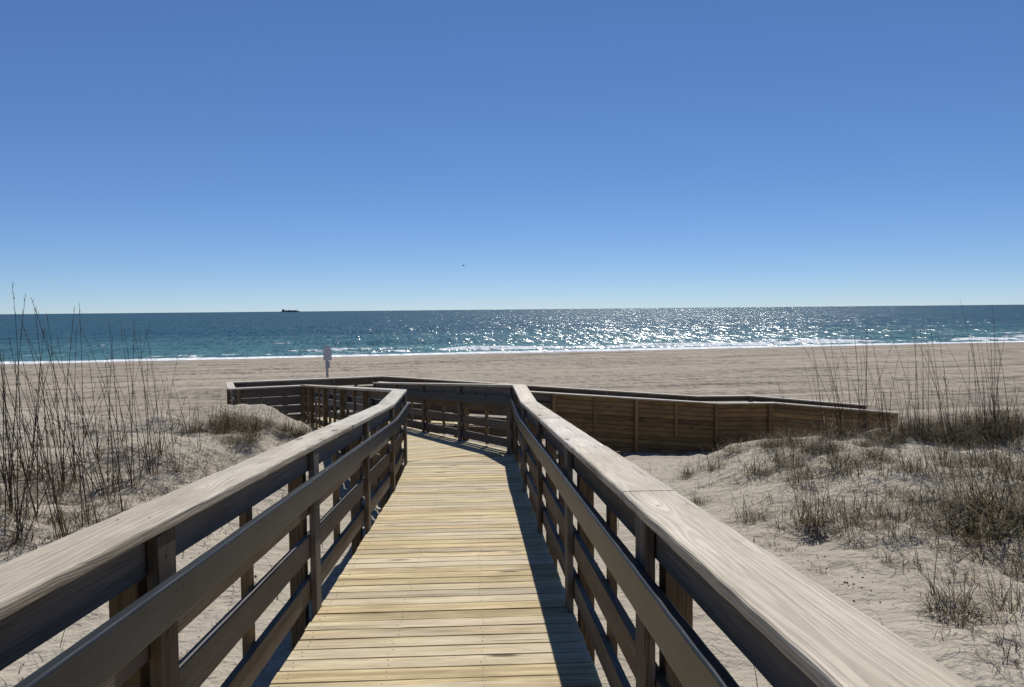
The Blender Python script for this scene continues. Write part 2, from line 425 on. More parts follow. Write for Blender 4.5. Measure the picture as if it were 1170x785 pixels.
foam = np.maximum(foam, 0.42 * (1 - sstep(edge, 2, 9)))
swell = (0.10 * np.sin(SQ / 3.1 + 2.5 * fbm(SU / 40, SQ / 40, 2, 91)) + 0.30 * fbm(SU / 14, SQ / 5, 3, 92)) * sstep(SQ, 4, 30) * (1 - sstep(SQ, 250, 900))
Z = SEA + (H + swell) * fade * lev + np.where(SQ < 0, 0.035 * -SQ * 0, 0)
# swash runs a little way up the beach
Z = Z + sstep(-SQ, -1, 9) * 0.10
tag(grid_mesh('sea_water', WX, WY, Z, M['sea'], foam * fade + 0), 'blue green sea with small breakers at the sand', kind='structure')

# ------------------------------------------------------------------ boardwalk
h1 = Vector((-0.0466, 0.9989, 0)); r1 = Vector((0.9989, 0.0466, 0))
h2 = Vector((-0.3746, 0.9272, 0)); r2 = Vector((0.9272, 0.3746, 0))
def deck1(D): return -1.497 - 0.0683 * min(D, 9.05)
def p1(D, lat): v = h1 * D + r1 * lat; v.z = deck1(D); return v
BW = link('boardwalk', None)
BW.empty_display_size = 0.3
tag(BW, 'timber boardwalk with railings sloping down over the dunes to the beach', 'boardwalk')
INV = lambda v: v

class Poly:
    """reference line (inner face of the inner posts) with mitred outward vectors"""
    def __init__(s, pts, side):      # side: +1 outward is to the right of travel, -1 to the left
        s.p = [Vector(p) for p in pts]; s.n = len(pts); s.side = side
        s.dirs = []
        for a, b in zip(s.p[:-1], s.p[1:]):
            d = (b - a); d.z = 0; s.dirs.append(d.normalized())
        s.nor = [Vector((d.y, -d.x, 0)) * side for d in s.dirs]
        s.mit = []
        for i in range(s.n):
            if i == 0: s.mit.append(s.nor[0])
            elif i == s.n - 1: s.mit.append(s.nor[-1])
            else:
                m = (s.nor[i - 1] + s.nor[i]).normalized(); s.mit.append(m / max(0.3, m.dot(s.nor[i])))
    def len(s, i): d = s.p[i + 1] - s.p[i]; return math.hypot(d.x, d.y)
    def stn(s, i, t):                # point and lateral vector at plan distance t along segment i
        L = s.len(i); k = t / L
        o = s.p[i].lerp(s.p[i + 1], k)
        if t < 1e-4: return o, s.mit[i]
        if t > L - 1e-4: return o, s.mit[i + 1]
        return o, s.nor[i]

PLW = [(0.785, 0.984), (0.555, 0.742), (0.310, 0.497), (0.065, 0.252)]
PL = [(0.858, 0.984), (0.597, 0.731), (0.336, 0.471), (0.077, 0.208)]
def railing(label, pts, side, posts, joints=None, hand=(), solid=None, near=False, wide=(), bare=(), foot=0.9):
    """posts / joints: {segment: [distances]}; solid: list of (segment, t0, t1) boarded solid"""
    P = Poly(pts, side)
    root = link('railing', None, BW)
    tag(root, label)
    jit = 0.0007 if near else 0.0
    allp = []
    for i in range(P.n - 1):
        L = P.len(i)
        ps = posts.get(i, [])
        # cap rail
        cuts = [0.0] + list((joints or {}).get(i, [])) + [L]
        for a, b in zip(cuts[:-1], cuts[1:]):
            m = MB()
            g0 = 0.0015 if a > 0 else 0; g1 = 0.0015 if b < L else 0
            oa, la = P.stn(i, a + g0); ob, lb = P.stn(i, b - g1)
            dz = random.uniform(-0.002, 0.002) if near else 0
            m.board(oa, la, ob, lb, -0.005, 0.192, 0.986 + dz, 1.024 + dz, 0.010 if near else 0.006, max(1, int((b - a) / 0.09)) if near else 1, jit, seg=4 if near else 2)
            for t in ps:
                if near and a < t < b:
                    for la_ in (0.05, 0.15):
                        o_, l_ = P.stn(i, t); m.disc(o_ + l_ * (la_ + random.uniform(-0.01, 0.01)) + P.dirs[i] * random.uniform(-0.03, 0.03) + Vector((0, 0, 1.0262)), P.dirs[i] + Vector((0, 0, (P.p[i + 1].z - P.p[i].z) / L)), P.nor[i], 0.0048)
            m.obj('cap_rail', [M['cap'], M['nail']], root)
        # graspable handrail
        if i in hand:
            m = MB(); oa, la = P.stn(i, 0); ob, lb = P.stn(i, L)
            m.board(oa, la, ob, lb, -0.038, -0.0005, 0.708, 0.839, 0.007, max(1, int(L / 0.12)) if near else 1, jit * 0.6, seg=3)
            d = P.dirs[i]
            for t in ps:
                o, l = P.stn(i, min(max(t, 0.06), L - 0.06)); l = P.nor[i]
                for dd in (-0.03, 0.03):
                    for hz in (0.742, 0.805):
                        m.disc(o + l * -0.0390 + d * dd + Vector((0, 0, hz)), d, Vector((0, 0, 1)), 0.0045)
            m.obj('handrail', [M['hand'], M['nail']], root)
        # boards
        segs = []
        cur = 0.0
        for (si, t0, t1) in (solid or []):
            if si == i:
                if t0 > cur: segs.append((cur, t0, False))
                segs.append((t0, t1, True)); cur = t1
        if cur < L - 1e-3: segs.append((cur, L, False))
        for (t0, t1, sol) in segs:
            inner = sorted(t for t in ps if t0 + 0.4 < t < t1 - 0.4)
            cut2 = [t0] + inner[1::2] + [t1]
            for a, b in zip(cut2[:-1], cut2[1:]):
                oa, la = P.stn(i, a); ob, lb = P.stn(i, b - (0.002 if b < L else 0))
                if sol:
                    hh = [(0.125 * k - 0.006, 0.125 * (k + 1) - 0.016) for k in range(-4, 8)]
                    m = MB(); m.board(oa, la, ob, lb, 0.026, 0.0368, -0.49, 0.980, 0.002); m.obj('light_block_sheet', M['rail'], root)  # added sheet behind the boards, blocks daylight so the gaps read dark
                else:
                    hh = PLW if i in wide else PL
                for (z0, z1) in hh:
                    m = MB(); dz = random.uniform(-0.003, 0.003)
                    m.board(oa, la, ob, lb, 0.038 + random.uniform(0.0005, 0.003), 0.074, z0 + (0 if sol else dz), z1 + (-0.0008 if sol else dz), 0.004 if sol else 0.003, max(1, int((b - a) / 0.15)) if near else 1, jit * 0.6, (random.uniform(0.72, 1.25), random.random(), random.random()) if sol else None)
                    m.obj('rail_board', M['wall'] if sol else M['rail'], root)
        # posts and mid span battens
        d = P.dirs[i]; nn = P.nor[i]
        def isol(t): return any(si == i and t0 - 0.05 <= t <= t1 + 0.05 for (si, t0, t1) in (solid or []))
        for t in ps:
            o, _ = P.stn(i, min(max(t, 0.001), L - 0.001)); o = P.p[i].lerp(P.p[i + 1], t / L)
            m = MB(); m.box(o + nn * 0.0195, d * 0.070, nn * 0.0180, -0.24, 0.983)
            for hz in (0.04, 0.40, 0.66, 0.92) if near else ():
                m.disc(o - nn * 0.0006 + Vector((0, 0, hz)) + d * random.uniform(-0.03, 0.03), d, Vector((0, 0, 1)), 0.0085, 8)
            m.obj('inner_post', [M['rail'], M['nail']], root)
            gz = ground1(o.x, o.y) - o.z - 0.3
            m = MB(); m.box(o + nn * 0.1205, d * 0.046, nn * 0.045, min(-foot, gz), 0.984)
            m.obj('outer_post', M['wall'] if isol(t) else M['post'], root)
        srt = sorted(ps) if i not in bare else []
        for a, b in zip(srt[:-1], srt[1:]):
            t = (a + b) / 2
            o = P.p[i].lerp(P.p[i + 1], t / L)
            m = MB(); m.box(o + nn * 0.094, d * 0.043, nn * 0.0185, -0.02 if isol(t) else 0.05, 0.983)
            m.obj('batten', M['wall'] if isol(t) else M['post'], root)
    return P

# leg 1 (ramp from the camera), short level landing, leg 2 turning left
L0 = p1(10.66, -0.968); R0 = p1(11.10, 0.524)
z2 = deck1(20)
def along2(o, t): v = o + h2 * t; v.z = z2 - 0.081 * min(t, 10.8); return v
LK = along2(L0, 10.8); RE = along2(R0, 9.85)
zl = LK.z
def fl(v, z): return Vector((v.x, v.y, z))
E1 = fl(LK - r2 * 1.82, zl); E2 = fl(E1 + h2 * 1.68, zl); F0 = fl(E2 + r2 * 4.2, zl)
N0 = Vector((RE.x + 0.12, RE.y + 0.22, RE.z))
N1 = Vector((5.77, 21.66, -3.705)); N2 = Vector((7.36, 21.66, -3.705)); N3 = Vector((10.86, 21.66, -4.025))
F1 = Vector((5.62, 23.23, -3.705)); F2 = Vector((7.25, 23.20, -3.705)); F3 = Vector((10.73, 23.20, -4.023))

D0 = -3.0
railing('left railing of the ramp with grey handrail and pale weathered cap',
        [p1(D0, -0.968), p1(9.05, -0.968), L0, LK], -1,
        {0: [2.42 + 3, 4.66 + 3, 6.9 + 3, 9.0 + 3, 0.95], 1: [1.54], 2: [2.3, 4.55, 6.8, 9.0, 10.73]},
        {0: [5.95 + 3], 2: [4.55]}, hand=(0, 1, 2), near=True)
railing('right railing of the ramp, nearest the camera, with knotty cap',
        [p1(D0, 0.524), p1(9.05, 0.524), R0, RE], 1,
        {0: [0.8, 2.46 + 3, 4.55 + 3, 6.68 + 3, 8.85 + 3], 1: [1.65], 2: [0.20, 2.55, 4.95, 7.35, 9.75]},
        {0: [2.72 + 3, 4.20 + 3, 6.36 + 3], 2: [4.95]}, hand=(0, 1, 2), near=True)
railing('railing round the far left end of the lower landing', [LK, E1, E2, F0, F1, F2, F3], -1,
        {0: [0.12, 1.74], 1: [1.6], 2: [0.1, 1.4, 2.8, 4.1], 3: [2.2, 4.4, 6.8, 9.2], 4: [1.6], 5: [1.9, 3.4]}, {3: [4.4]}, hand=(3, 4, 5), wide=(0, 1, 2), bare=(0, 1))
xN = (N1.x - N0.x); LN = math.hypot(N1.x - N0.x, N1.y - N0.y)
tn = lambda X: (X - N0.x) / xN * LN
railing('railing boarded solid against the dune beside the beach ramp', [N0, N1, N2, N3], 1,
        {0: [0.1, tn(-1.25), tn(1.11), tn(3.41), tn(5.70)], 1: [1.46], 2: [1.92, 3.38]}, {0: [tn(1.11)]}, hand=(0, 1, 2), wide=(0,),
        solid=[(0, tn(1.11), LN), (1, 0, N2.x - N1.x), (2, 0, N3.x - N2.x)])

# decking
def decking(label, o, hd, rd, z_of, D_start, D_end, lat0, lat1, clip=None, nails=True, pitch=0.1432):
    m = MB(); D = D_start
    while D < D_end - 0.05:
        w = pitch - random.uniform(0.0100, 0.0150)
        a, b = lat0 + random.uniform(-0.004, 0.004), lat1 + random.uniform(-0.004, 0.004)
        ca = [a, a]; cb = [b, b]
        if clip is not None:
            c0 = clip(D); c1 = clip(D + w)
            if c0[0] is None or c1[0] is None: D += pitch; continue
            ca = [max(a, c0[0]), max(a, c1[0])]; cb = [min(b, c0[1]), min(b, c1[1])]
            if cb[0] - ca[0] < 0.03 or cb[1] - ca[1] < 0.03: D += pitch; continue
        tone = random.choice((random.uniform(0.92, 1.06), random.uniform(0.81, 0.94), random.uniform(0.98, 1.05)))
        tint = (tone, random.random(), random.random())
        # board() runs along its length: from left end to right end, 'lateral' is the walking direction
        zz = lambda d_: z_of(d_) - 0.038 + random.uniform(-0.0012, 0.0012)
        z0 = zz(D + w / 2)
        P0 = o + hd * D + rd * ca[0]; P1 = o + hd * D + rd * cb[0]
        sl = (z_of(D + w) - z_of(D)) / w
        lv = Vector((hd.x, hd.y, sl))
        k0 = rd * ((ca[1] - ca[0]) / w); k1 = rd * ((cb[1] - cb[0]) / w)
        for q_ in (P0, P1): q_.z = z_of(D) - 0.038 + random.uniform(-0.001, 0.001)
        m.board(P0, lv + k0, P1, lv + k1, 0, w, 0, 0.038, 0.003, 6, 0.0006, tint)
        if nails:
            for la in (lat0 + 0.06, lat0 + 0.52, lat0 + 0.99, lat1 - 0.06):
                for dd in (0.035, w - 0.035):
                    if ca[0] < la < cb[0]:
                        c = o + hd * (D + dd + random.uniform(-0.006, 0.006)) + rd * (la + random.uniform(-0.015, 0.015)); c.z = z_of(D + dd) + 0.0014
                        m.disc(c, rd, lv, 0.0045)
        D += pitch
    ob = m.obj('decking', [M['deck'], M['nail']], BW)
    tag(ob, label)
O = Vector((0, 0, 0))
tanm = math.tan(R(22.0) - R(2.67))
seamD = lambda lat: 10.78 + (lat + 0.98) * tanm
decking('sunlit plank deck of the ramp', O, h1, r1, deck1, -3.0, 11.8, -0.978, 0.560,
        clip=lambda D: (-0.985, 0.57) if seamD(-0.985) > D + 0.15 else ((-0.98 + (D - 10.78) / tanm, 0.57) if -0.98 + (D - 10.78) / tanm < 0.5 else (None, None)))
oL = h1 * 10.785 + r1 * -0.98      # seam start (left end), leg 2 boards run parallel to the seam
decking('plank deck of the second leg', oL, h2, r2, lambda t: z2 - 0.081 * min(max(t, 0), 10.8), 0.004, 10.3, 0.0, 1.66, nails=False)
oE = fl(E1, zl)
decking('plank deck of the lower landing', E1 - h2 * 0.02, r2, h2 * -1, lambda t: zl, 0.02, 4.2, -1.72, 0.0, nails=False)
def seg_deck(a, b, w):
    d = b - a; L = math.hypot(d.x, d.y); hd = Vector((d.x / L, d.y / L, 0)); rd = Vector((hd.y, -hd.x, 0))
    decking('plank deck of the beach ramp', fl(a, 0), hd, rd, lambda t: a.z + d.z * t / L, 0.0, L, -w, 0.035, nails=False)
seg_deck(fl(N0 + Vector((0.4, 0.03, 0)), N0.z - 0.02), N1, 1.5); seg_deck(N1, N2, 1.5); seg_deck(N2, N3, 1.5)

# rim joists below the deck edges
def joist(pts, side, off):
    P = Poly(pts, side)
    for i in range(P.n - 1):
        m = MB(); oa, la = P.stn(i, 0); ob, lb = P.stn(i, P.len(i))
        m.board(oa, la, ob, lb, off - 0.038, off, -0.28, -0.045, 0.004, 1)
        m.obj('rim_joist', M['post'], BW)
joist([p1(D0, -0.968), p1(9.05, -0.968), L0, LK], -1, 0.028)
joist([p1(D0, 0.524), p1(9.05, 0.524), R0, RE], 1, 0.028)
joist([LK, E1, E2, F0, F1, F2, F3], -1, 0.028)
joist([N0, N1, N2, N3], 1, 0.028)
for lat in (-0.4, 0.12):
    m = MB()
    for a, b in ((-3.0, 9.05), (9.05, 10.8)):
        m.board(p1(a, lat), r1, p1(b, lat), r1, -0.02, 0.02, -0.28, -0.045)
    m.obj('joist', M['post'], BW)

# ------------------------------------------------------------------ grass
def blade(m, base, az, L, w, lean, curl, seg=4, tint=None, twist=0.0):
    """thin tapering ribbon that leans out and curls over"""
    if tint is None: tint = (random.random(), random.random(), 0)
    out = Vector((math.cos(az), math.sin(az), 0)); side = Vector((-out.y, out.x, 0))
    p = Vector(base); ang = lean; st = len(m.v)
    for i in range(seg + 1):
        k = 1 - (i / seg) ** 1.6 * 0.92
        hw = side * (w * 0.5 * k)
        m.v += [p - hw, p + hw]; m.g += [(0, 0, 0)] * 2; m.t += [tint] * 2
        d = out * math.sin(ang) + Vector((0, 0, math.cos(ang)))
        p = p + d * (L / seg); ang += curl / seg
        if twist:
            az += twist / seg; out = Vector((math.cos(az), math.sin(az), 0)); side = Vector((-out.y, out.x, 0))
    for i in range(seg):
        a = st + 2 * i
        m.f.append((a, a + 1, a + 3, a + 2)); m.mi.append(0)
def tube(m, pts, r0, r1, tint, k=3):
    st = len(m.v); n_ = len(pts)
    for i, p in enumerate(pts):
        r = r0 + (r1 - r0) * i / (n_ - 1)
        for j in range(k):
            an = 2 * math.pi * j / k
            m.v.append(p + Vector((math.cos(an) * r, math.sin(an) * r, 0))); m.g.append((0, 0, 0)); m.t.append(tint)
    for i in range(n_ - 1):
        for j in range(k):
            a = st + i * k + j; b = st + i * k + (j + 1) % k
            m.f.append((a, b, b + k, a + k)); m.mi.append(0)
def tuft_mesh(nb, rad, L, mat, curl=(0.5, 1.6), lean=(0.05, 0.75), w=0.006, name='grass_tuft', seg=4, twist=0.6):
    m = MB()
    for _ in range(nb):
        a = random.uniform(0, 2 * math.pi); rr = rad * math.sqrt(random.random())
        az = a + random.gauss(0, 0.7)
        blade(m, (rr * math.cos(a), rr * math.sin(a), -0.03), az, L * random.uniform(0.45, 1.1), w * random.uniform(0.6, 1.2),
              random.uniform(*lean), random.uniform(*curl), seg, None, random.gauss(0, twist))
    return m.mesh(name, mat, smooth=False)
def oat_mesh(ns, Hh, leaves=26):
    m = MB()
    for _ in range(ns):
        a = random.uniform(0, 2 * math.pi); rr = random.uniform(0, 0.16)
        p = Vector((rr * math.cos(a), rr * math.sin(a), -0.05)); az = random.uniform(0, 2 * math.pi)
        if random.random() < 0.8: az = R(180) + random.gauss(0, 0.6)
        ang = abs(random.gauss(0.14, 0.07)); hh = Hh * random.uniform(0.6, 1.05); bend = random.uniform(0.05, 0.30)
        pts = []; nseg = 9
        for i in range(nseg + 1):
            pts.append(p.copy())
            d = Vector((math.cos(az) * math.sin(ang), math.sin(az) * math.sin(ang), math.cos(ang)))
            p = p + d * (hh / nseg); ang += bend / nseg * (0.3 + 1.5 * i / nseg)
        tn_ = (random.random() * 0.7, random.random() * 0.75, 0)
        tube(m, pts, 0.0065, 0.0020, tn_)
        # ragged seed head: short spikelets pressed to the top of the stalk
        if random.random() < 0.75:
            for k in range(random.randint(5, 12)):
                t = random.uniform(0.78, 0.99) * nseg; i = int(t); q = pts[i].lerp(pts[min(i + 1, nseg)], t - i)
                blade(m, q, random.uniform(0, 6.28), random.uniform(0.03, 0.09), 0.006, random.uniform(0.1, 0.5), random.uniform(0.0, 0.9), 2, tn_)
        for k in range(random.randint(1, 4)):      # dead leaves clinging to the stalk
            t = random.uniform(0.05, 0.55) * nseg; i = int(t); q = pts[i].lerp(pts[i + 1], t - i)
            blade(m, q, random.uniform(0, 6.28), random.uniform(0.12, 0.4), 0.005, random.uniform(0.15, 0.6), random.uniform(0.8, 2.6), 5, None, random.gauss(0, 0.5))
    for _ in range(leaves):
        a = random.uniform(0, 6.28); rr = random.uniform(0, 0.18)
        blade(m, (rr * math.cos(a), rr * math.sin(a), -0.03), a + random.gauss(0, 0.8), random.uniform(0.2, 0.6), 0.006, random.uniform(0.05, 0.8), random.uniform(0.4, 2.2), 5, None, random.gauss(0, 0.7))
    for _ in range(max(3, leaves // 3)):
        a = random.uniform(0, 6.28)
        blade(m, (0.05 * math.cos(a), 0.05 * math.sin(a), -0.03), a + random.gauss(0, 0.5), random.uniform(0.55, 1.0), 0.008, random.uniform(0.1, 0.5), random.uniform(0.6, 2.0), 8, None, random.gauss(0, 0.5))
    return m.mesh('sea_oats', M['oat'], smooth=False)

def clump(nb, rx, ry, L, mat, curl, lean, w, seg=5, twist=0.7, subs=4):
    '''ragged clump: several sub tufts of different vigour inside an uneven patch, mixed with bent and broken blades'''
    m = MB()
    cs = [(random.gauss(0, rx * 0.55), random.gauss(0, ry * 0.55), random.uniform(0.5, 1.1)) for _ in range(subs)]
    for _ in range(nb):
        cx, cy, v = random.choice(cs)
        a = random.uniform(0, 6.283); rr = 0.075 * math.sqrt(random.random()) * (1 + v)
        x, y = cx + rr * math.cos(a), cy + rr * math.sin(a)
        u = random.random()
        if u < 0.14:       # flattened
            blade(m, (x, y, -0.02), random.uniform(0, 6.283), L * v * random.uniform(0.4, 0.9), w, random.uniform(0.9, 1.5), random.uniform(0.0, 0.7), seg, (random.random(), random.uniform(0.6, 1), 0), random.gauss(0, twist))
        else:
            blade(m, (x, y, -0.03), a + random.gauss(0, 1.0), L * v * random.uniform(0.35, 1.15), w * random.uniform(0.6, 1.2), random.uniform(*lean), random.uniform(*curl), seg, None, random.gauss(0, twist))
    return m.mesh('grass_tuft', mat)
GREEN = [clump(random.randint(190, 290), 0.36, 0.30, 0.60, M['green'], (0.3, 3.8), (0.0, 1.1), 0.0068, subs=random.randint(5, 9)) for _ in range(6)]
DENSE = [clump(random.randint(420, 600), 0.46, 0.36, 0.66, M['green'], (0.3, 3.2), (0.0, 1.0), 0.0066, subs=random.randint(7, 12)) for _ in range(5)]
DRY = [clump(random.randint(45, 75), 0.22, 0.18, 0.50, M['dry'], (0.4, 3.6), (0.0, 1.1), 0.0068, subs=3) for _ in range(5)]
WIRY = [tuft_mesh(random.randint(40, 60), 0.09, 0.66, M['dry'], curl=(2.6, 7.0), lean=(0.3, 1.3), w=0.0075, seg=12, twist=1.8) for _ in range(4)]
OATS = [oat_mesh(random.randint(3, 6), random.uniform(1.8, 2.35)) for _ in range(9)]
SINGLE = [oat_mesh(random.randint(1, 2), random.uniform(1.1, 1.8), 10) for _ in range(5)]

ORD = ['first', 'second', 'third', 'fourth', 'fifth', 'sixth', 'seventh', 'eighth', 'ninth', 'tenth', 'eleventh', 'twelfth', 'thirteenth', 'fourteenth', 'fifteenth',
       'sixteenth', 'seventeenth', 'eighteenth', 'nineteenth', 'twentieth']
ORD += ['twenty ' + o for o in ORD[:9]] + ['thirtieth'] + ['thirty ' + o for o in ORD[:9]] + ['fortieth'] + ['forty ' + o for o in ORD[:9]]
def row(name, cat, group, protos, spots, phrase):
    """spots: (px, py, scale); one plant per spot, labelled in order from the left of the row"""
    for k, (px, py, sc) in enumerate(sorted(spots)):
        p = at(px, py)
        o = link(name, protos[k % len(protos)] if not isinstance(protos[0], list) else random.choice(random.choice(protos)))
        o.location = p; o.rotation_euler = (random.gauss(0, 0.05), random.gauss(0, 0.05), random.uniform(0, 6.28))
        if cat == 'sea oats': o.rotation_euler.z = random.gauss(0, 0.35)
        s = sc * random.uniform(0.9, 1.1) * ((1.08 if p.x < -3.5 and p.y < 11 else 0.95) if cat == 'sea oats' else 1.0); o.scale = (s, s, s * random.uniform(0.9, 1.1))
        tag(o, phrase.replace('#', ORD[k]), cat, group)
def jitter(lst, j=6): return [(x + random.uniform(-j, j), y + random.uniform(-j * 0.3, j * 0.3), s) for x, y, s in lst]

# right dune, far crest to near slope
row('grass_tuft', 'grass', 'dense grass tufts along the right dune crest', DENSE,
    jitter([(835 + 21 * i, 512 - 14 * min(1, i / 8) + random.uniform(-7, 12), random.uniform(0.5, 1.05) * (0.75 if 6 <= i <= 10 else 1.0)) for i in range(17)] + [(1010, 494, 0.6), (1045, 490, 0.8), (1075, 487, 1.1), (1100, 492, 0.9), (1125, 490, 0.9), (1148, 488, 1.05), (1166, 492, 1.3), (1160, 560, 1.1), (1164, 590, 1.1), (960, 496, 0.6)]),
    'dark dense grass tuft along the crest of the right dune, # from the left')
row('grass_tuft', 'grass', 'grass tufts on the upper right slope', GREEN,
    jitter([(876, 540, 1.1), (905, 528, 1.0), (930, 545, 1.0), (962, 538, 1.2), (985, 527, 1.2), (1010, 520, 0.8), (1042, 535, 1.1), (1070, 528, 1.0), (1100, 545, 0.9), (815, 535, 0.8), (790, 540, 0.7), (1130, 530, 1.2), (1160, 540, 1.3)]),
    'dark green grass tuft on the upper right dune slope, # from the left')
row('grass_tuft', 'grass', 'grass tufts on the middle right slope', GREEN,
    jitter([(870, 590, 0.8), (950, 600, 1.1), (975, 590, 1.0), (1000, 592, 0.9), (935, 604, 0.8), (1050, 575, 0.8), (1092, 600, 0.9), (1120, 605, 1.2), (1150, 600, 1.4), (1165, 612, 1.3), (1140, 580, 1.3), (805, 575, 0.55)]),
    'dark green grass tuft halfway down the right dune slope, # from the left')
row('grass_tuft', 'grass', 'grass tufts low on the right slope', [GREEN[0], GREEN[2]],
    [(1128, 700, 1.05), (1160, 660, 0.9)], 'bushy grass tuft on bare sand at the lower right, # from the left')
row('wiry_grass', 'grass', 'wiry curled grass on the right dune', WIRY,
    [(1075, 705, 0.75), (935, 608, 0.9), (1100, 720, 0.8), (975, 625, 0.7), (1040, 640, 0.8), (890, 600, 0.7), (1010, 640, 0.6), (1120, 640, 0.9), (1060, 600, 0.8), (925, 575, 0.7), (985, 560, 0.8), (1020, 600, 0.7), (1090, 560, 0.9), (880, 570, 0.7)],
    'wiry brown grass curled into loops on the right dune, # from the left')
row('dry_grass_tuft', 'grass', 'sparse dry tufts on the right dune', DRY,
    jitter([(860, 622, 0.6), (920, 560, 0.9), (1020, 560, 0.9), (1045, 655, 0.8), (985, 650, 0.5), (900, 630, 0.5), (1080, 570, 0.9), (1000, 615, 0.8), (1085, 640, 0.9), (800, 556, 0.8), (840, 550, 0.9), (775, 548, 0.7), (1055, 625, 0.8), (945, 655, 0.5), (1110, 660, 0.8), (1150, 640, 0.9), (1165, 735, 0.8), (1140, 760, 0.7), (1085, 690, 0.6), (1030, 610, 0.8), (1155, 690, 0.9), (1120, 625, 0.9)], 4),
    'sparse brown dry grass tuft on the right dune sand, # from the left')
row('sea_oats', 'sea oats', 'sea oats standing on the right dune', [OATS, SINGLE],
    jitter([(948, 500, 0.85), (962, 498, 0.9), (990, 500, 0.9), (1005, 494, 0.7), (1020, 500, 0.9), (1034, 496, 0.75), (1052, 500, 1.0), (1068, 498, 0.95), (1082, 502, 0.9), (1094, 510, 0.95), (1106, 498, 0.85), (1118, 505, 0.85), (1130, 500, 0.9), (1142, 512, 0.95), (1150, 498, 0.85), (1160, 505, 0.9), (1163, 515, 0.95), (905, 505, 0.6), (925, 500, 0.6), (940, 503, 0.8), (956, 496, 0.7), (975, 499, 0.8), (984, 495, 0.85), (998, 499, 0.75), (1012, 497, 0.8), (1028, 500, 0.85), (1044, 495, 0.9), (1060, 494, 0.8), (1076, 496, 0.9), (1088, 498, 0.85), (1100, 503, 0.8), (1124, 497, 0.8), (1136, 503, 0.85), (1156, 500, 0.85)], 4),
    'bare brown sea oats on the right dune crest, # from the left')
# left dune
row('sea_oats', 'sea oats', 'sea oats on the near left dune', [OATS, OATS, SINGLE],
    jitter([(5, 560, 1.0), (25, 590, 1.05), (45, 545, 1.0), (62, 575, 1.1), (85, 550, 1.0), (100, 600, 1.05), (125, 560, 1.1), (140, 585, 1.05), (20, 620, 0.9), (70, 620, 0.9), (155, 555, 0.95), (38, 515, 1.0), (112, 525, 1.0), (10, 585, 1.0), (92, 570, 1.05), (50, 575, 1.0), (30, 548, 1.0), (75, 558, 1.0), (118, 572, 1.0), (6, 545, 1.0)], 5),
    'tall dark bare sea oats on the near left dune, # from the left')
row('sea_oats', 'sea oats', 'sea oats on the left dune crest', [OATS, SINGLE, SINGLE],
    jitter([(10, 500, 0.85), (30, 492, 0.8), (55, 500, 0.85), (72, 493, 0.9), (95, 500, 0.9), (118, 496, 0.8), (140, 505, 0.8), (165, 510, 0.75), (185, 520, 0.8), (205, 505, 0.75), (222, 512, 0.8), (175, 545, 0.9), (200, 540, 0.6)], 5),
    'thin sea oats near the left dune crest, # from the left')
row('grass_tuft', 'grass', 'green tufts on the mound by the lower landing', DENSE,
    [(238, 494, 1.1), (252, 490, 1.25), (267, 490, 1.15), (284, 489, 1.0), (318, 491, 0.8), (336, 497, 0.8), (276, 504, 0.75)],
    'green grass tuft on the mound below the left end rail, # from the left')
row('dry_grass_tuft', 'grass', 'dry tufts on the left dune', DRY,
    jitter([(170, 520, 0.9), (190, 530, 0.9), (215, 535, 1.0), (232, 540, 1.0), (205, 550, 0.8), (178, 560, 0.9), (150, 600, 0.8), (120, 610, 0.9), (95, 570, 0.9), (70, 560, 0.9), (40, 560, 0.9), (15, 545, 0.8), (50, 595, 0.9), (10, 600, 0.9), (80, 530, 0.9), (110, 540, 0.8), (225, 520, 0.8), (275, 515, 0.7), (310, 525, 0.5), (165, 585, 0.8), (140, 520, 0.9), (60, 508, 0.9), (20, 510, 0.9), (30, 620, 1.0), (65, 600, 1.0), (5, 575, 1.0), (100, 585, 1.0), (130, 575, 0.9), (55, 540, 1.0), (155, 570, 0.9), (250, 530, 0.8)], 5),
    'sparse brown dry grass tuft on the left dune sand, # from the left')
row('wiry_grass', 'grass', 'wiry curled grass on the left dune', WIRY,
    jitter([(20, 600, 0.9), (60, 612, 0.9), (35, 575, 0.9), (90, 590, 0.8), (130, 600, 0.8), (10, 575, 0.9), (75, 575, 0.8), (45, 625, 1.0), (110, 600, 0.9), (5, 615, 1.0), (150, 590, 0.9), (95, 612, 0.9), (28, 560, 0.8), (120, 575, 0.8), (60, 590, 0.9), (185, 565, 0.7)], 4),
    'wiry brown grass tangled on the left dune, # from the left')

# ground cover nobody could count
def litter(name, count, box, dens, lo, hi, mat, seedk):
    m = MB(); k = 0
    while k < count:
        x, y = random.uniform(box[0], box[1]), random.uniform(box[2], box[3])
        if random.random() > dens(x, y): continue
        z = ground1(x, y); k += 1
        blade(m, (x, y, z - 0.01), random.uniform(0, 6.28), random.uniform(lo, hi), random.uniform(0.004, 0.0075),
              random.uniform(0.1, 1.5), random.uniform(0.3, 3.6), 5, None, random.gauss(0, 0.9))
    return m
def cover(x, y, s):
    return float(np.clip(0.35 + 2.2 * fbm(np.array([x * 0.9]), np.array([y * 0.9]), 2, s)[0], 0.03, 1))
m = litter('dry', 4600, (1.7, 9.5, 3.2, 15.5), lambda x, y: cover(x, y, 5) * float(sstep(x, 1.8, 4.6)) * (1.0 if y > 7 else 0.45), 0.08, 0.34, M['dry'], 1)
m2 = litter('dry', 5600, (-12, -2.0, 4.0, 17.5), lambda x, y: cover(x, y, 6) * float(sstep(-x, 2.0, 4.2)), 0.08, 0.36, M['dry'], 2)
m3 = litter('dry', 500, (-2.4, 2.4, 2.2, 10), lambda x, y: cover(x, y, 7) * (1.0 if abs(x + 0.2) > 0.8 else 0.1), 0.06, 0.3, M['dry'], 3)
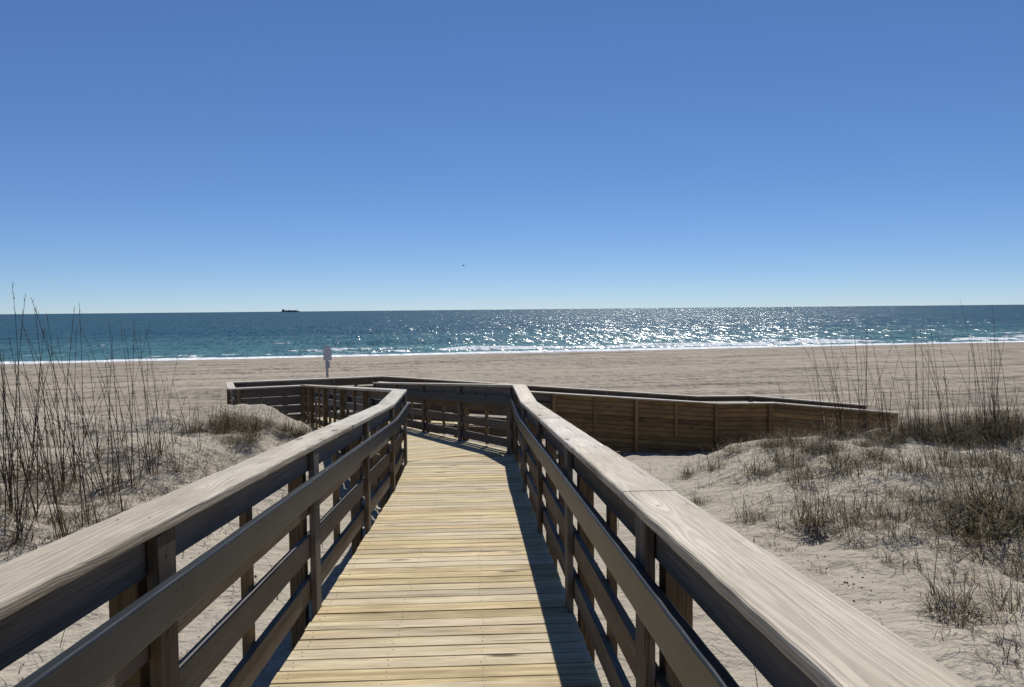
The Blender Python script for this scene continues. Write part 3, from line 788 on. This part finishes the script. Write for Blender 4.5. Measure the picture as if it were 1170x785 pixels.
tag(m.obj('dry_grass', M['dry'], smooth=False), 'loose dry grass scattered over the right dune', 'dry grass', kind='stuff')
tag(m2.obj('dry_grass', M['dry'], smooth=False), 'loose dry grass scattered over the left dune', 'dry grass', kind='stuff')
tag(m3.obj('dry_grass', M['dry'], smooth=False), 'dry grass wisps on the sand beneath the ramp railings', 'dry grass', kind='stuff')
m = MB()
def crumb(x, y, s):
    z = ground1(x, y) + s * 0.3
    a = random.uniform(0, 6.28); c, sn = math.cos(a) * s, math.sin(a) * s
    e = random.uniform(0.5, 1.1)
    V = [(x + c, y + sn, z), (x - sn * e, y + c * e, z), (x - c, y - sn, z), (x + sn * e, y - c * e, z), (x, y, z + s * 0.7), (x, y, z - s * 0.7)]
    m.poly(V, [(0, 1, 4), (1, 2, 4), (2, 3, 4), (3, 0, 4), (1, 0, 5), (2, 1, 5), (3, 2, 5), (0, 3, 5)])
for (px, py, n_, sp_) in ((920, 640, 26, 0.16), (965, 665, 18, 0.14), (985, 672, 12, 0.12), (905, 655, 10, 0.2), (1080, 625, 10, 0.2), (1010, 690, 8, 0.25), (1030, 590, 16, 0.5), (960, 560, 14, 0.5)):
    c = at(px, py)
    for _ in range(n_): crumb(c.x + random.gauss(0, sp_), c.y + random.gauss(0, sp_), random.uniform(0.004, 0.012))
for _ in range(150): crumb(random.uniform(2, 8), random.uniform(3, 13), random.uniform(0.004, 0.012))
for _ in range(260): crumb(random.uniform(-9, -1.3), random.uniform(3, 13), random.uniform(0.005, 0.018))
tag(m.obj('plant_debris', M['debris'], smooth=False), 'small dark seed husks and crumbs scattered on the dune sand', 'debris', kind='stuff')

# ------------------------------------------------------------------ beach sign
SY = 27.0
sx = (374 - 585) / 880 * SY - 0.03
sg = link('sign_post', None); sg.location = (sx, SY, ground1(sx, SY)); sg.rotation_euler.z = R(38)
tag(sg, 'grey arrow topped sign on a slim post on the open beach', 'sign')
gz = sg.location.z
topz = -1.20 - gz
m = MB(); m.box((0, 0, 0), (0.035, 0, 0), (0, 0.035, 0), -0.4, topz - 0.06, r=0.004); m.obj('post', M['pole'], sg)
def plate(w, z0, z1, peak, th, y):
    hw = w / 2; P_ = [(-hw, z0), (hw, z0), (hw, z1), (0.04, z1 + peak), (-0.04, z1 + peak), (-hw, z1)]
    mm = MB(); k = len(P_)
    mm.poly([(x, y, z) for x, z in P_] + [(x, y + th, z) for x, z in P_],
            [tuple(range(k)), tuple(range(k, 2 * k))[::-1]] + [(i, i + k, (i + 1) % k + k, (i + 1) % k) for i in range(k)])
    return mm
plate(0.30, topz - 0.53, topz - 0.16, 0.16, 0.02, -0.058).obj('sign_panel', M['sign'], sg, smooth=False)
plate(0.16, topz - 0.80, topz - 0.56, 0.0, 0.02, -0.058).obj('lower_plate', M['plate'], sg, smooth=False)

# ------------------------------------------------------------------ cargo ship on the horizon
SD = 6500.0
sh = link('cargo_ship', None); sh.location = ((332.5 - 585) / 880 * SD, SD, SEA)
tag(sh, 'dark cargo ship far out on the horizon', 'ship')
def prism(name, outline, z0, z1, mat, flare=1.0):
    mm = MB(); k = len(outline)
    mm.poly([(x, y, z0) for x, y in outline] + [(x * flare, y * flare, z1) for x, y in outline],
            [tuple(range(k))[::-1], tuple(range(k, 2 * k))] + [(i, (i + 1) % k, (i + 1) % k + k, i + k) for i in range(k)])
    return mm.obj(name, mat, sh, smooth=False)
hl = [(-72, -11), (50, -12), (66, -7), (75, 0), (66, 7), (50, 12), (-72, 11)]
prism('hull', hl, -6, 9, M['hull'], 1.03)
prism('bridge', [(-66, -11), (-52, -11), (-52, 11), (-66, 11)], 9.2, 24, M['bridge'])
prism('funnel', [(-71, -4), (-67, -4), (-67, 4), (-71, 4)], 9.2, 20, M['hull'])
for a, b, z in ((-44, -20, 18), (-18, 6, 19.5), (8, 30, 17.5), (32, 52, 18.5)):
    prism('cargo_stack', [(a, -11), (b, -11), (b, 11), (a, 11)], 9.2, z - 3, M['cargo'])
prism('mast', [(60, -0.6), (61.2, -0.6), (61.2, 0.6), (60, 0.6)], 9.2, 16, M['hull'])

# ------------------------------------------------------------------ bird
bd = Vector((529.3 - CX, 0, 0)); dist = 120.0
d = (_f + CR * ((529.3 - CX) / FPX) + CU * ((CY - 303.4) / FPX)) * dist
b = link('bird', None); b.location = d; b.rotation_euler.z = R(30)
tag(b, 'tiny dark bird flying high over the sea', 'bird')
m = MB(); segs_ = [(-0.20, 0.0), (-0.15, 0.03), (-0.05, 0.055), (0.06, 0.05), (0.14, 0.03), (0.20, 0.03), (0.24, 0.004)]
vs, fs = [], []
for x, r in segs_:
    for k in range(6): vs.append((x, r * math.cos(k * math.pi / 3), r * math.sin(k * math.pi / 3)))
for i in range(len(segs_) - 1):
    for k in range(6): fs.append((i * 6 + k, i * 6 + (k + 1) % 6, i * 6 + 6 + (k + 1) % 6, i * 6 + 6 + k))
# wings and tail grow out of the same surface region
for s in (-1, 1):
    o_ = len(vs)
    vs += [(0.08, 0.04 * s, 0.03), (-0.07, 0.04 * s, 0.02), (0.10, 0.24 * s, 0.12), (-0.03, 0.24 * s, 0.11), (-0.02, 0.46 * s, 0.09),
           (0.08, 0.04 * s, 0.015), (-0.07, 0.04 * s, 0.012), (0.10, 0.24 * s, 0.108), (-0.03, 0.24 * s, 0.106), (-0.02, 0.46 * s, 0.085)]
    for f in ((0, 1, 3, 2), (2, 3, 4), (5, 7, 8, 6), (7, 9, 8), (0, 2, 7, 5), (2, 4, 9, 7), (1, 6, 8, 3), (3, 8, 9, 4)): fs.append(tuple(o_ + k for k in f))
m.poly(vs, fs); m.obj('body', M['bird'], b)

# ------------------------------------------------------------------ light, sky, camera
w = bpy.data.worlds.new('World'); S.world = w; w.use_nodes = True
nt = w.node_tree; nt.nodes.clear()
out = nt.nodes.new('ShaderNodeOutputWorld'); bg = nt.nodes.new('ShaderNodeBackground'); sky = nt.nodes.new('ShaderNodeTexSky')
sky.sky_type = 'NISHITA'; sky.sun_disc = False; sky.sun_elevation = SUN_EL; sky.sun_rotation = SUN_AZ
sky.altitude = 0; sky.air_density = 0.62; sky.dust_density = 0.0; sky.ozone_density = 10.0
hs = nt.nodes.new('ShaderNodeHueSaturation'); hs.inputs['Saturation'].default_value = 1.13; hs.inputs['Hue'].default_value = 0.506
gm = nt.nodes.new('ShaderNodeGamma'); gm.inputs[1].default_value = 0.76
nt.links.new(sky.outputs[0], gm.inputs[0]); nt.links.new(gm.outputs[0], hs.inputs['Color']); nt.links.new(hs.outputs[0], bg.inputs['Color'])
nt.links.new(bg.outputs[0], out.inputs[0]); bg.inputs['Strength'].default_value = 0.143
sl = bpy.data.lights.new('sun', 'SUN'); sl.energy = 5.0; sl.angle = R(0.53); sl.color = (1.0, 0.955, 0.89)
so = link('sun', sl)
sd = Vector((math.sin(SUN_AZ) * math.cos(SUN_EL), math.cos(SUN_AZ) * math.cos(SUN_EL), math.sin(SUN_EL)))
so.rotation_euler = sd.to_track_quat('Z', 'Y').to_euler(); so.location = (0, 0, 30)

cam = bpy.data.cameras.new('camera'); co = link('camera', cam); S.camera = co
cam.sensor_fit = 'HORIZONTAL'; cam.sensor_width = 36.0; cam.lens = FPX / 1170 * 36
cam.clip_start = 0.05; cam.clip_end = 120000
mt = Matrix.Identity(4)
for i in range(3): mt[i][0] = CR[i]; mt[i][1] = CU[i]; mt[i][2] = -_f[i]
co.matrix_world = mt
S.view_settings.view_transform = 'Standard'; S.view_settings.look = 'None'
S.view_settings.exposure = 0.0; S.view_settings.gamma = 1.0
S.render.engine = 'CYCLES'
S.cycles.max_bounces = 6; S.cycles.diffuse_bounces = 3; S.cycles.glossy_bounces = 3; S.cycles.transmission_bounces = 2
S.cycles.caustics_reflective = False; S.cycles.caustics_refractive = False
S.render.resolution_x = 1024; S.render.resolution_y = 687
